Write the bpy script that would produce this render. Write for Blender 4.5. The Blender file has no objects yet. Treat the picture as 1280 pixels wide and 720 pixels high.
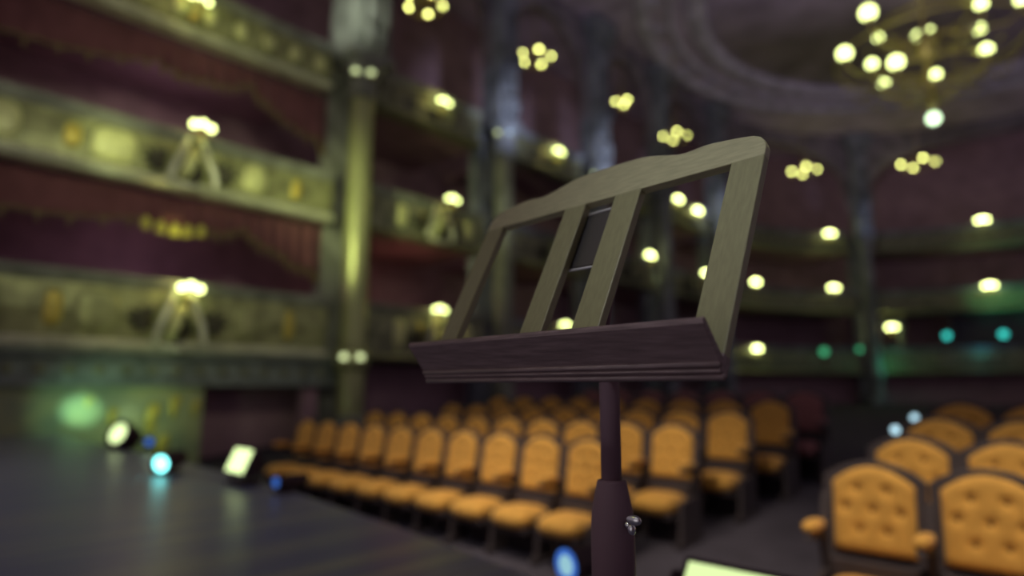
import bpy, math, random
from mathutils import Vector, Matrix
random.seed(7)
S = bpy.context.scene
COL = S.collection
PI = math.pi
R_ = math.radians

# ------------------------------------------------------------------ materials
def new_mat(name):
    m = bpy.data.materials.new(name); m.use_nodes = True
    nt = m.node_tree; nt.nodes.clear()
    out = nt.nodes.new('ShaderNodeOutputMaterial')
    return m, nt, out

def mat(name, col, rough=.6, metal=0., var=.0, scale=8., stretch=(1, 1, 1), bump=0., col2=None, spec=.5, sheen=0.):
    m, nt, out = new_mat(name)
    b = nt.nodes.new('ShaderNodeBsdfPrincipled')
    b.inputs['Base Color'].default_value = (*col, 1)
    b.inputs['Roughness'].default_value = rough
    b.inputs['Metallic'].default_value = metal
    b.inputs['Specular IOR Level'].default_value = spec
    if sheen:
        b.inputs['Sheen Weight'].default_value = sheen
    nt.links.new(b.outputs[0], out.inputs[0])
    if var or bump or col2:
        tc = nt.nodes.new('ShaderNodeTexCoord'); mp = nt.nodes.new('ShaderNodeMapping')
        mp.inputs['Scale'].default_value = stretch
        nz = nt.nodes.new('ShaderNodeTexNoise'); nz.inputs['Scale'].default_value = scale; nz.inputs['Detail'].default_value = 5
        nt.links.new(tc.outputs['Object'], mp.inputs[0]); nt.links.new(mp.outputs[0], nz.inputs[0])
        rp = nt.nodes.new('ShaderNodeValToRGB')
        c2 = col2 or tuple(min(1, c * (1 + var)) for c in col)
        c1 = col if col2 else tuple(c * (1 - var) for c in col)
        rp.color_ramp.elements[0].position = .32; rp.color_ramp.elements[1].position = .68
        rp.color_ramp.elements[0].color = (*c1, 1); rp.color_ramp.elements[1].color = (*c2, 1)
        nt.links.new(nz.outputs[0], rp.inputs[0]); nt.links.new(rp.outputs[0], b.inputs['Base Color'])
        if bump:
            bp = nt.nodes.new('ShaderNodeBump'); bp.inputs['Strength'].default_value = bump; bp.inputs['Distance'].default_value = .02
            nt.links.new(nz.outputs[0], bp.inputs['Height']); nt.links.new(bp.outputs[0], b.inputs['Normal'])
    return m

def emit(name, col, strength):
    m, nt, out = new_mat(name)
    e = nt.nodes.new('ShaderNodeEmission'); e.inputs[0].default_value = (*col, 1); e.inputs[1].default_value = strength
    nt.links.new(e.outputs[0], out.inputs[0])
    return m

def stage_mat():
    m, nt, out = new_mat('stage boards'); N = nt.nodes.new; L = nt.links.new
    b = N('ShaderNodeBsdfPrincipled'); b.inputs['Roughness'].default_value = .37
    tc = N('ShaderNodeTexCoord'); sx = N('ShaderNodeSeparateXYZ'); L(tc.outputs['Object'], sx.inputs[0])
    dv = N('ShaderNodeMath'); dv.operation = 'MULTIPLY'; dv.inputs[1].default_value = 1 / .14; L(sx.outputs[0], dv.inputs[0])
    fl = N('ShaderNodeMath'); fl.operation = 'FLOOR'; L(dv.outputs[0], fl.inputs[0])
    fr = N('ShaderNodeMath'); fr.operation = 'FRACT'; L(dv.outputs[0], fr.inputs[0])
    wn = N('ShaderNodeTexWhiteNoise'); wn.noise_dimensions = '1D'; L(fl.outputs[0], wn.inputs['W'])
    mp = N('ShaderNodeMapping'); mp.inputs['Scale'].default_value = (3.2, .35, 1); L(tc.outputs['Object'], mp.inputs[0])
    nz = N('ShaderNodeTexNoise'); nz.inputs['Scale'].default_value = 1.6; nz.inputs['Detail'].default_value = 4; L(mp.outputs[0], nz.inputs[0])
    ad = N('ShaderNodeMath'); ad.operation = 'ADD'; L(nz.outputs[0], ad.inputs[0])
    ml = N('ShaderNodeMath'); ml.operation = 'MULTIPLY'; ml.inputs[1].default_value = .28; L(wn.outputs[0], ml.inputs[0]); L(ml.outputs[0], ad.inputs[1])
    rp = N('ShaderNodeValToRGB'); e = rp.color_ramp.elements
    e[0].position = .42; e[0].color = (.155, .17, .31, 1); e[1].position = .92; e[1].color = (.33, .33, .30, 1)
    L(ad.outputs[0], rp.inputs[0])
    gp = N('ShaderNodeMath'); gp.operation = 'GREATER_THAN'; gp.inputs[1].default_value = .04; L(fr.outputs[0], gp.inputs[0])
    mx = N('ShaderNodeMix'); mx.data_type = 'RGBA'; mx.inputs[6].default_value = (.02, .02, .022, 1)
    L(gp.outputs[0], mx.inputs[0]); L(rp.outputs[0], mx.inputs[7]); L(mx.outputs[2], b.inputs['Base Color'])
    L(b.outputs[0], out.inputs[0])
    return m

M = dict(
    stage=stage_mat(),
    black=mat('black velvet', (.44, .27, .33), .9, var=.1, scale=2, spec=.1),
    maroon=mat('maroon wall cloth', (.34, .215, .27), .9, var=.2, scale=1.5, spec=.1),
    curtain=mat('maroon curtain', (.17, .068, .08), .85, var=.15, scale=3, spec=.1, sheen=.2),
    aud=mat('auditorium carpet', (.075, .068, .088), .9, var=.15, scale=3, spec=.1),
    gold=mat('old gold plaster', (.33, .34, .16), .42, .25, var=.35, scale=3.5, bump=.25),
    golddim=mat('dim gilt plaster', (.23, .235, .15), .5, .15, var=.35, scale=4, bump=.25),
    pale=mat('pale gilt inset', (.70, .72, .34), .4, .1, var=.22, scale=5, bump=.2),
    amber=mat('amber gilt inset', (.62, .50, .10), .4, .2, var=.25, scale=6),
    bronze=mat('dark bronze relief', (.075, .07, .05), .45, .3, var=.3, scale=9),
    bright=mat('polished gilt', (.92, .92, .72), .25, .15),
    shaft=mat('gilded column', (.40, .42, .20), .3, .35, var=.25, scale=2, stretch=(1, 1, .25)),
    pier=mat('grey green stone pier', (.25, .26, .22), .6, var=.4, scale=1.8),
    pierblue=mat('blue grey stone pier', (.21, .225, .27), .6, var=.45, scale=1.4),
    ceil=mat('painted ceiling', (.50, .40, .56), .8, var=.3, scale=.8),
    ceilring=mat('grey ceiling moulding', (.48, .43, .56), .7, var=.35, scale=1.6),
    marble=mat('olive marble panel', (.24, .28, .20), .35, col2=(.42, .41, .22), scale=2.2),
    frieze=mat('green grey frieze', (.21, .24, .22), .6, var=.3, scale=4),
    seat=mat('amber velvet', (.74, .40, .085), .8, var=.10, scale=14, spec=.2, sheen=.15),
    seatbtn=mat('amber button', (.22, .11, .03), .8),
    seatframe=mat('dark painted seat frame', (.055, .043, .048), .65, var=.15, scale=8),
    wood_h=mat('walnut rail', (.46, .44, .26), .36, var=.12, scale=22, stretch=(1.6, 9, 9), bump=.06),
    wood_v=mat('walnut slat', (.30, .29, .15), .4, var=.1, scale=22, stretch=(9, 9, 1.8), bump=.05),
    wood_shaded=mat('shaded walnut shelf', (.25, .18, .185), .5, var=.25, scale=14, stretch=(1.2, 14, 14)),  # shade on the shelf underside and lower edges put into the wood colour
    blackmetal=mat('black powder coated tube', (.21, .13, .16), .6, .0, spec=.2),
    plate=mat('dark steel plate', (.09, .08, .08), .45, .5),
    chrome=mat('bright steel', (.75, .76, .78), .22, 1.),
    lampblack=mat('black lamp housing', (.06, .037, .047), .7, spec=.2),
    fringe=mat('old gold fringe', (.20, .15, .07), .7),
    cornice=mat('gilt with lip highlight', (.68, .70, .52), .3, .25, var=.3, scale=3, bump=.15),  # highlight along the lip painted in as a lighter gilt
    agedbrass=mat('aged chandelier brass', (.42, .36, .12), .45, .6),
    ringglobe=emit('ring lamp globe glow', (.97, 1.0, .28), 11.0),
    plate_glint=mat('plate edge highlight', (.85, .85, .9), .35, .3),
    arch=mat('dim grey arch stone', (.20, .17, .21), .7, var=.35, scale=1.6),
    fringe_lit=mat('gold fringe', (.72, .68, .14), .6),  # lit copy of the fringe, the lamp light put into its colour
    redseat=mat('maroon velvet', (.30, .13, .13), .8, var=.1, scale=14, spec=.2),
    brass=mat('brass', (.60, .46, .14), .3, .8),
    steelblue=mat('booth panel', (.13, .12, .17), .5),
    e_glint=emit('collar boss glint', (.74, .85, .42), 1.6),  # glints on the gilt bosses, made as glow
    e_glintblue=emit('collar boss cool glint', (.32, .46, .62), 2.0),
    e_flood=emit('small flood glow', (.80, 1.0, .46), 1.8),
    e_panel=emit('flood panel glow', (.79, 1.0, .45), 1.05),
    e_globe=emit('globe glow near', (.88, 1.0, .36), 7.5),
    e_globe_far=emit('globe glow far', (.88, 1.0, .36), 14),
    e_chand=emit('chandelier globe glow', (.88, 1.0, .36), 5.5),
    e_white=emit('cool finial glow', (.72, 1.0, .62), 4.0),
    e_blue=emit('blue lens glow', (.05, .16, .60), .9),
    e_ice=emit('ice blue lens glow', (.30, .56, .64), 1.0),
    e_cyan=emit('cyan lens glow', (.22, .90, .88), 5.0),
    e_teal=emit('teal lamp glow', (.05, .75, .65), 1.6),
    e_green=emit('green lamp glow', (.07, .5, .22), 1.2),
    e_led=emit('white aisle led', (.40, .62, .72), 2.2),
)

# ------------------------------------------------------------------ mesh builder
class MB:
    def __init__(s): s.v = []; s.f = []; s.sm = []
    def add(s, vs, fs, smooth=False):
        o = len(s.v); s.v += [tuple(v) for v in vs]
        for f in fs: s.f.append([i + o for i in f]); s.sm.append(smooth)
        return s
    def box(s, c, d, mx=None):
        x, y, z = (k / 2 for k in d)
        vs = [Vector((i, j, k)) for k in (-z, z) for j in (-y, y) for i in (-x, x)]
        if mx: vs = [mx @ v for v in vs]
        c = Vector(c)
        return s.add([v + c for v in vs], [(0, 2, 3, 1), (4, 5, 7, 6), (0, 1, 5, 4), (2, 6, 7, 3), (0, 4, 6, 2), (1, 3, 7, 5)])
    def tube(s, pts, r, n=10, caps=True):
        pts = [Vector(p) for p in pts]; m = len(pts)
        rs = r if isinstance(r, (list, tuple)) else [r] * m
        t0 = (pts[1] - pts[0]).normalized()
        a = t0.orthogonal().normalized(); vs = []
        for i, p in enumerate(pts):
            t = (pts[min(i + 1, m - 1)] - pts[max(i - 1, 0)]).normalized()
            a = (a - t * a.dot(t)).normalized(); b = t.cross(a)
            vs += [p + (a * math.cos(2 * PI * k / n) + b * math.sin(2 * PI * k / n)) * rs[i] for k in range(n)]
        fs = [(i * n + k, i * n + (k + 1) % n, (i + 1) * n + (k + 1) % n, (i + 1) * n + k) for i in range(m - 1) for k in range(n)]
        if caps: fs += [tuple(reversed(range(n))), tuple((m - 1) * n + k for k in range(n))]
        return s.add(vs, fs, True)
    def lathe(s, prof, n=24, c=(0, 0, 0), mx=None):
        vs = []; c = Vector(c)
        for r, z in prof:
            for k in range(n):
                v = Vector((r * math.cos(2 * PI * k / n), r * math.sin(2 * PI * k / n), z))
                vs.append((mx @ v if mx else v) + c)
        m = len(prof)
        fs = [(i * n + k, i * n + (k + 1) % n, (i + 1) * n + (k + 1) % n, (i + 1) * n + k) for i in range(m - 1) for k in range(n)]
        fs += [tuple(reversed(range(n))), tuple((m - 1) * n + k for k in range(n))]
        return s.add(vs, fs, True)
    def ball(s, c, r, n=14, m=8, sc=(1, 1, 1)):
        prof = [(max(1e-4, math.sin(PI * i / m)), -math.cos(PI * i / m)) for i in range(m + 1)]
        mx = Matrix.Diagonal((r * sc[0], r * sc[1], r * sc[2]))
        return s.lathe(prof, n, c, mx)
    def prism(s, poly, fn, d0, d1):
        n = len(poly)
        vs = [fn(a, b, d0) for a, b in poly] + [fn(a, b, d1) for a, b in poly]
        fs = [tuple(range(n)), tuple(reversed(range(n, 2 * n)))] + [(i, n + i, n + (i + 1) % n, (i + 1) % n) for i in range(n)]
        return s.add(vs, fs)
    def grid(s, fn, nu, nv, smooth=True, wrapv=False):
        vs = [fn(i / nu, j / nv) for i in range(nu + 1) for j in range(nv + 1)]
        w = nv + 1
        return s.add(vs, [(i * w + j, (i + 1) * w + j, (i + 1) * w + j + 1, i * w + j + 1) for i in range(nu) for j in range(nv)], smooth)
    def build(s, name, m, parent=None, bevel=0., loc=None):
        me = bpy.data.meshes.new(name); me.from_pydata(s.v, [], s.f)
        import bmesh
        bm = bmesh.new(); bm.from_mesh(me); bmesh.ops.recalc_face_normals(bm, faces=bm.faces); bm.to_mesh(me); bm.free()
        for p, q in zip(me.polygons, s.sm): p.use_smooth = q
        me.materials.append(m)
        o = bpy.data.objects.new(name, me); COL.objects.link(o)
        if parent: o.parent = parent
        if loc: o.location = loc
        if bevel:
            b = o.modifiers.new('bevel', 'BEVEL'); b.width = bevel; b.segments = 2; b.limit_method = 'ANGLE'; b.angle_limit = R_(40)
        return o

def thing(name, label, cat, loc=(0, 0, 0), rz=0., group=None):
    o = bpy.data.objects.new(name, None); COL.objects.link(o)
    o.empty_display_size = .1; o.location = loc; o.rotation_euler = (0, 0, rz)
    o['label'] = label; o['category'] = cat; o['kind'] = 'thing'
    if group: o['group'] = group
    return o
def tag(o, label, cat, group=None):
    o['label'] = label; o['category'] = cat; o['kind'] = 'thing'
    if group: o['group'] = group
    return o
def struct(o, label, cat):
    o['kind'] = 'structure'; o['label'] = label; o['category'] = cat
    return o
def copy_tree(o, parent=None):
    c = o.copy(); COL.objects.link(c)
    if parent: c.parent = parent
    for ch in list(o.children): copy_tree(ch, c)
    return c

ORD = ['first', 'second', 'third', 'fourth', 'fifth', 'sixth', 'seventh', 'eighth', 'ninth', 'tenth', 'eleventh', 'twelfth']
ZS = -.74                                            # stage level below the eye
# ------------------------------------------------------------------ horseshoe plan of the house
CTL = [(-11.9, 0), (-11.9, 12), (-11.9, 20), (-11.9, 24), (-11.6, 27.3), (-10.9, 30), (-9.3, 32.7), (-6.8, 34.8), (-3.3, 36), (0, 36.3), (4, 35.8)]
def plan():
    P = [Vector(p) for p in CTL]; out = []
    for i in range(len(P) - 1):
        p0, p1, p2, p3 = P[max(i - 1, 0)], P[i], P[i + 1], P[min(i + 2, len(P) - 1)]
        for k in range(24):
            t = k / 24
            out.append(.5 * ((2 * p1) + (p2 - p0) * t + (2 * p0 - 5 * p1 + 4 * p2 - p3) * t * t + (3 * p1 - p0 - 3 * p2 + p3) * t ** 3))
    out.append(P[-1]); return out
PL = plan()
SL = [0.]
for a, b in zip(PL, PL[1:]): SL.append(SL[-1] + (b - a).length)
def at(s):
    s = max(0, min(SL[-1] - 1e-4, s))
    i = max(k for k in range(len(SL) - 1) if SL[k] <= s)
    t = (s - SL[i]) / (SL[i + 1] - SL[i]); p = PL[i].lerp(PL[i + 1], t)
    d = (PL[min(i + 2, len(PL) - 1)] - PL[max(i - 1, 0)]).normalized()
    return p, d, Vector((d.y, -d.x))                   # point, tangent, normal towards the house
def near(x, y):
    q = Vector((x, y)); i = min(range(len(PL)), key=lambda k: (PL[k] - q).length)
    best = min((SL[max(i - 1, 0)] + (SL[min(i + 1, len(SL) - 1)] - SL[max(i - 1, 0)]) * k / 40 for k in range(41)), key=lambda s: (at(s)[0] - q).length)
    return best
def sweep(mb, prof, s0, s1, step=.5, close=True):
    n = max(2, int(abs(s1 - s0) / step)); vs = []; m = len(prof)
    for i in range(n + 1):
        p, d, nn = at(s0 + (s1 - s0) * i / n)
        for o, z in prof: vs.append((p.x + nn.x * o, p.y + nn.y * o, z))
    fs = [(i * m + k, (i + 1) * m + k, (i + 1) * m + (k + 1) % m, i * m + (k + 1) % m) for i in range(n) for k in range(m if close else m - 1)]
    if close: fs += [tuple(range(m)), tuple(reversed([n * m + k for k in range(m)]))]
    mb.add(vs, fs); return mb

# ------------------------------------------------------------------ setting
def edge_y(x):                                        # front edge of the stage
    pts = [(-14, 2.42), (-6.2, 2.42), (-4.6, 2.34), (-2.8, 2.13), (-1.7, 1.95), (-.6, 1.82), (6, 1.7)]
    for (x0, y0), (x1, y1) in zip(pts, pts[1:]):
        if x <= x1: return y0 + (y1 - y0) * (x - x0) / (x1 - x0)
    return 1.7
xs = [-12.15 + 18.15 * i / 60 for i in range(61)]
poly = [(x, edge_y(x)) for x in xs] + [(6, -4), (-12.15, -4)]
fl = MB().prism(poly, lambda a, b, d: (a, b, d), ZS, ZS - .12).build('floor', M['stage'])
struct(fl, 'dark grey wooden stage floor of long boards', 'floor')
mb = MB()
pf = [(-.06, ZS - .12), (-.06, -1.75), (-.02, -1.75), (-.02, ZS - .12)]
vs = []; fs = []
for i, x in enumerate(xs):
    for o, z in pf: vs.append((x, edge_y(x) + o, z))
m = 4
fs = [(i * m + k, (i + 1) * m + k, (i + 1) * m + (k + 1) % m, i * m + (k + 1) % m) for i in range(60) for k in range(4)] + [(0, 1, 2, 3), (243, 242, 241, 240)]
mb.add(vs, fs)
struct(mb.build('wall_stage_front', M['black']), 'black riser below the front edge of the stage', 'wall')
def floor_z(y): return -1.45 + .111 * (min(max(y, 3.6), 9.6) - 4.3)
ys = [1.7, 3.6, 9.6, 40]
mb = MB(); vs = []
for y in ys: vs += [(-16, y, floor_z(y)), (6, y, floor_z(y)), (-16, y, floor_z(y) - .15), (6, y, floor_z(y) - .15)]
fs = []
for i in range(3):
    a = i * 4; fs += [(a, a + 1, a + 5, a + 4), (a + 2, a + 6, a + 7, a + 3), (a, a + 4, a + 6, a + 2), (a + 1, a + 3, a + 7, a + 5)]
fs += [(0, 2, 3, 1), (12, 13, 15, 14)]
mb.add(vs, fs)
struct(mb.build('floor_auditorium', M['aud']), 'dark raked auditorium floor under the seats', 'floor')
SW = SL[-1]
struct(sweep(MB(), [(-3.0, -1.6), (-3.2, -1.6), (-3.2, 12.6), (-3.0, 12.6)], .3, SW).build('wall_left', M['maroon']), 'dark maroon rear wall behind the boxes', 'wall')
mb = MB()
sweep(mb, [(-1.4, -1.2), (-1.55, -1.2), (-1.55, .55), (-1.4, .55)], 7.4, SW)
struct(mb.build('wall_back', M['black']), 'dark wall under the lowest balcony', 'wall')
struct(MB().box((-13.5, .55, 5.4), (3.4, .3, 14.2)).build('wall_front', M['black']), 'black edge wall beside the stage boxes', 'wall')
mb = MB()                                             # unseen folded drape, added to block ambient light on the stand
mb.grid(lambda u, v: (2.7 + .08 * math.sin(u * 60), -4 + 5.4 * u, ZS + 8.2 * v), 120, 2)
struct(mb.build('wall_light_block', M['black']), 'unseen black drape added to keep ambient light off the stand', 'wall')
# lower wall of the stage box: frieze band, marble wall, doorway
X0 = -12.0
lw = MB().box((X0 - .12, 2.75, -.78), (.24, 3.7, 1.56)).build('wall_stage_box', M['marble'])
struct(lw, 'green lit olive marble wall at the end of the stage', 'wall')
lw2 = MB().box((X0 - .14, 6.74, -.78), (.24, .32, 1.56)).build('wall_stage_box_end', M['black'])
struct(lw2, 'dark wall strip right of the stage door', 'wall')
dr = MB().box((X0 - .9, 5.6, -.78), (.1, 2.6, 1.5)).build('door_1', M['black'])
struct(dr, 'dark recessed doorway at the end of the stage', 'door')
fz = MB().box((X0 - .1, 4.1, .27), (.3, 6.4, .54)).box((X0 + .03, 4.1, .52), (.36, 6.4, .07)).box((X0 + .02, 4.1, .03), (.32, 6.4, .06)).build('trim_1', M['frieze'], bevel=.01)
struct(fz, 'green grey frieze under the lowest stage box', 'trim')
mb = MB()
for i in range(15):
    y = 1.3 + i * .4
    mb.ball((X0 + .055, y, .27), .09, 10, 6, (.35, 1, 1)); mb.ball((X0 + .06, y, .27), .045, 8, 6, (.8, 1, 1))
mb.build('medallion', M['golddim'], fz)['kind'] = 'stuff'
mb = MB()
for y, z, h in ((3.15, -.5, .3), (3.75, -.55, .55), (4.1, -.35, .4), (3.3, -1.0, .3), (3.95, -1.05, .45), (4.45, -.4, .3), (2.8, -.25, .16)):
    mb.ball((X0 + .015, y, z), h / 2, 8, 6, (.12, .35, 1)); mb.ball((X0 + .015, y + .06, z + h * .28), h / 3.4, 8, 6, (.15, .5, .8))
mb.build('gilt_leaf', M['amber'], lw)

# ceiling with the dome
cz = 12.6
hole = 8.2; cc = (-1.0, 22.0)
mb = MB(); n = 72; vs = []; fs = []
for k in range(n):
    a = 2 * PI * k / n; c, s_ = math.cos(a), math.sin(a)
    q = 24 / max(abs(c), abs(s_))
    vs += [(cc[0] + hole * c, cc[1] + hole * s_, cz), (max(-16, min(6, cc[0] + q * c)), max(-2, min(40, cc[1] + q * s_)), cz)]
for k in range(n):
    a = 2 * k; b = 2 * ((k + 1) % n); fs.append((a, a + 1, b + 1, b))
mb.add(vs, fs)
mb.lathe([(hole, cz), (hole * .97, cz + .7), (hole * .8, cz + 1.7), (hole * .5, cz + 2.5), (.05, cz + 2.9)], 72, (cc[0], cc[1], 0))
struct(mb.build('ceiling', M['ceil']), 'dark painted ceiling with a shallow dome', 'ceiling')
mb = MB()
for r, w, z in ((10.3, .28, cz - .1), (9.4, .12, cz - .06), (8.5, .35, cz - .12), (7.6, .1, cz + .75), (6.4, .14, cz + 1.55)):
    mb.lathe([(r - w, z + .16), (r - w * .8, z - .06), (r, z - .14), (r + w * .8, z - .06), (r + w, z + .16)], 72, (cc[0], cc[1], 0))
for k in range(36):
    a = 2 * PI * k / 36
    mb.ball((cc[0] + 9.9 * math.cos(a), cc[1] + 9.9 * math.sin(a), cz - .03), .3, 10, 6, (1, 1, .4))
struct(mb.build('trim_2', M['ceilring']), 'grey moulded rings around the ceiling dome', 'trim')

# ------------------------------------------------------------------ columns on the horseshoe
COLY = [7.45, 12.1, 16.75, 21.0, 25.75]
COLS = [near(-11.9, y) for y in COLY] + [near(-7.9, 33.9)]
COLLAB = ['tall gilded column with a stone pier above, beside the largest box', 'second tall column along the side, grey shaft under a bluish pier',
          'third tall column along the side, pale bluish pier above it', 'fourth column along the side, dim and seen through the music stand',
          'fifth column along the side, faint, behind the right slat of the stand', 'dim column at the curved back of the house with bluish pier']
for i, s in enumerate(COLS):
    p, d, nn = at(s); rz = math.atan2(nn.y, nn.x)
    o = .28; zb = floor_z(p.y)
    root = thing('column', COLLAB[i], 'column', (p.x + nn.x * o, p.y + nn.y * o, zb), rz)
    H = lambda z: z - zb
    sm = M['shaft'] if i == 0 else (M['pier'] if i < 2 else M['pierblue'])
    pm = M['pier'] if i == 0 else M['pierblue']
    MB().box((0, 0, .12), (.8, .8, .24)).lathe([(.40, .24), (.40, .34), (.33, .40), (.36, .46), (.29, .52)], 24).build('base', pm, root, .02)
    # fluted shaft
    mb = MB(); nf = 48; vs = []; zz = [.5, H(.45), H(.46), H(3.0), H(6.45)]; rr = [.29, .285, .285, .275, .26]
    for z, r in zip(zz, rr):
        for k in range(nf):
            q = r * (1 - .05 * (k % 4 in (1, 2))); a = 2 * PI * k / nf; vs.append((q * math.cos(a), q * math.sin(a), z))
    fs = [(a * nf + k, a * nf + (k + 1) % nf, (a + 1) * nf + (k + 1) % nf, (a + 1) * nf + k) for a in range(4) for k in range(nf)]
    mb.add(vs, fs, True).build('shaft', sm, root)
    MB().lathe([(.28, H(.30)), (.34, H(.34)), (.36, H(.45)), (.36, H(.70)), (.33, H(.78)), (.28, H(.82))], 32).build('collar', sm, root)
    MB().lathe([(.26, H(6.4)), (.33, H(6.45)), (.35, H(6.55)), (.30, H(6.65)), (.33, H(6.9)), (.42, H(7.1)), (.48, H(7.25)), (.3, H(7.3))], 32).build('capital', pm, root)
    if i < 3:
        # gilt bosses on the collars, glow stands in for their glints
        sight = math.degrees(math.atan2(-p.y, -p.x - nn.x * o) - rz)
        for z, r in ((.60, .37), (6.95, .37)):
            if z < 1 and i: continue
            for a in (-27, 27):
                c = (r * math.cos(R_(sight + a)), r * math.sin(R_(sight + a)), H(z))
                bl = MB().ball(c, .075 if i == 0 else .06).build('glint_boss', M['e_glint'] if (a < 0 or i == 0) else M['e_glintblue'], root)
                MB().lathe([(.05, -.10), (.055, -.05), (.035, -.045)], 12, c).build('boss_mount', M['brass'], bl)
    w = 1.0 if i == 0 else .72
    mb = MB().box((-.15, 0, H(7.36)), (w + .2, w + .2, .16)).box((-.15, 0, H(9.9)), (w, w, 5.0)).box((-.15, 0, H(11.9)), (w + .3, w + .3, .3)).box((-.15, 0, H(12.3)), (w + .5, w + .5, .5))
    for k in (-1, 1): mb.box((w / 2 - .13, k * w * .32, H(9.7)), (.1, .14, 4.0))
    mb.build('upper_pier', pm, root, .02)
    mb = MB()                                          # draped figure relief on the pier
    mb.ball((w / 2 - .14, 0, H(8.6)), .26, 12, 8, (.5, .8, 2.6)); mb.ball((w / 2 - .1, 0, H(9.5)), .12, 12, 8, (1, 1, 1.2))
    for k in (-1, 1):
        mb.tube([(w / 2 - .1, k * .16, H(9.25)), (w / 2 + .05, k * .34, H(9.0)), (w / 2, k * .3, H(9.5))], [.09, .075, .06], 8)
        mb.tube([(w / 2 - .1, k * .12, H(8.1)), (w / 2, k * .16, H(7.8)), (w / 2 - .05, k * .1, H(7.45))], [.15, .12, .09], 8)
    mb.build('relief_figure', pm, root)
    MB().box((-.78, 0, (H(7.3)) / 2), (.34, .95, H(7.3))).build('rear_pilaster', pm, root, .02)

# arcade over the piers
edges = [.9] + COLS + [SW - .2]
for i in range(len(edges) - 1):
    a, b = edges[i], edges[i + 1]
    mb = MB(); n = 24; vs = []; hw = (b - a) / 2 - .5; zs, zt = 12.5 - min(hw, 2.4) - .5, 12.6
    for k in range(n + 1):
        s = a + (b - a) * k / n; q = (s - (a + b) / 2) / hw
        z = zs + min(hw, 2.4) * math.sqrt(max(0, 1 - q * q)) if abs(q) < 1 else zs - 1.2
        p, d, nn = at(s)
        for o_ in (-.15, .15):
            vs += [(p.x + nn.x * o_, p.y + nn.y * o_, z), (p.x + nn.x * o_, p.y + nn.y * o_, zt)]
    fs = []
    for k in range(n):
        q = k * 4; fs += [(q, q + 1, q + 5, q + 4), (q + 2, q + 6, q + 7, q + 3), (q, q + 4, q + 6, q + 2)]
    mb.add(vs, fs)
    struct(mb.build('trim_%d' % (i + 3), M['arch']), 'grey arch over the %s upper bay from the stage' % ORD[i], 'trim')

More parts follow.
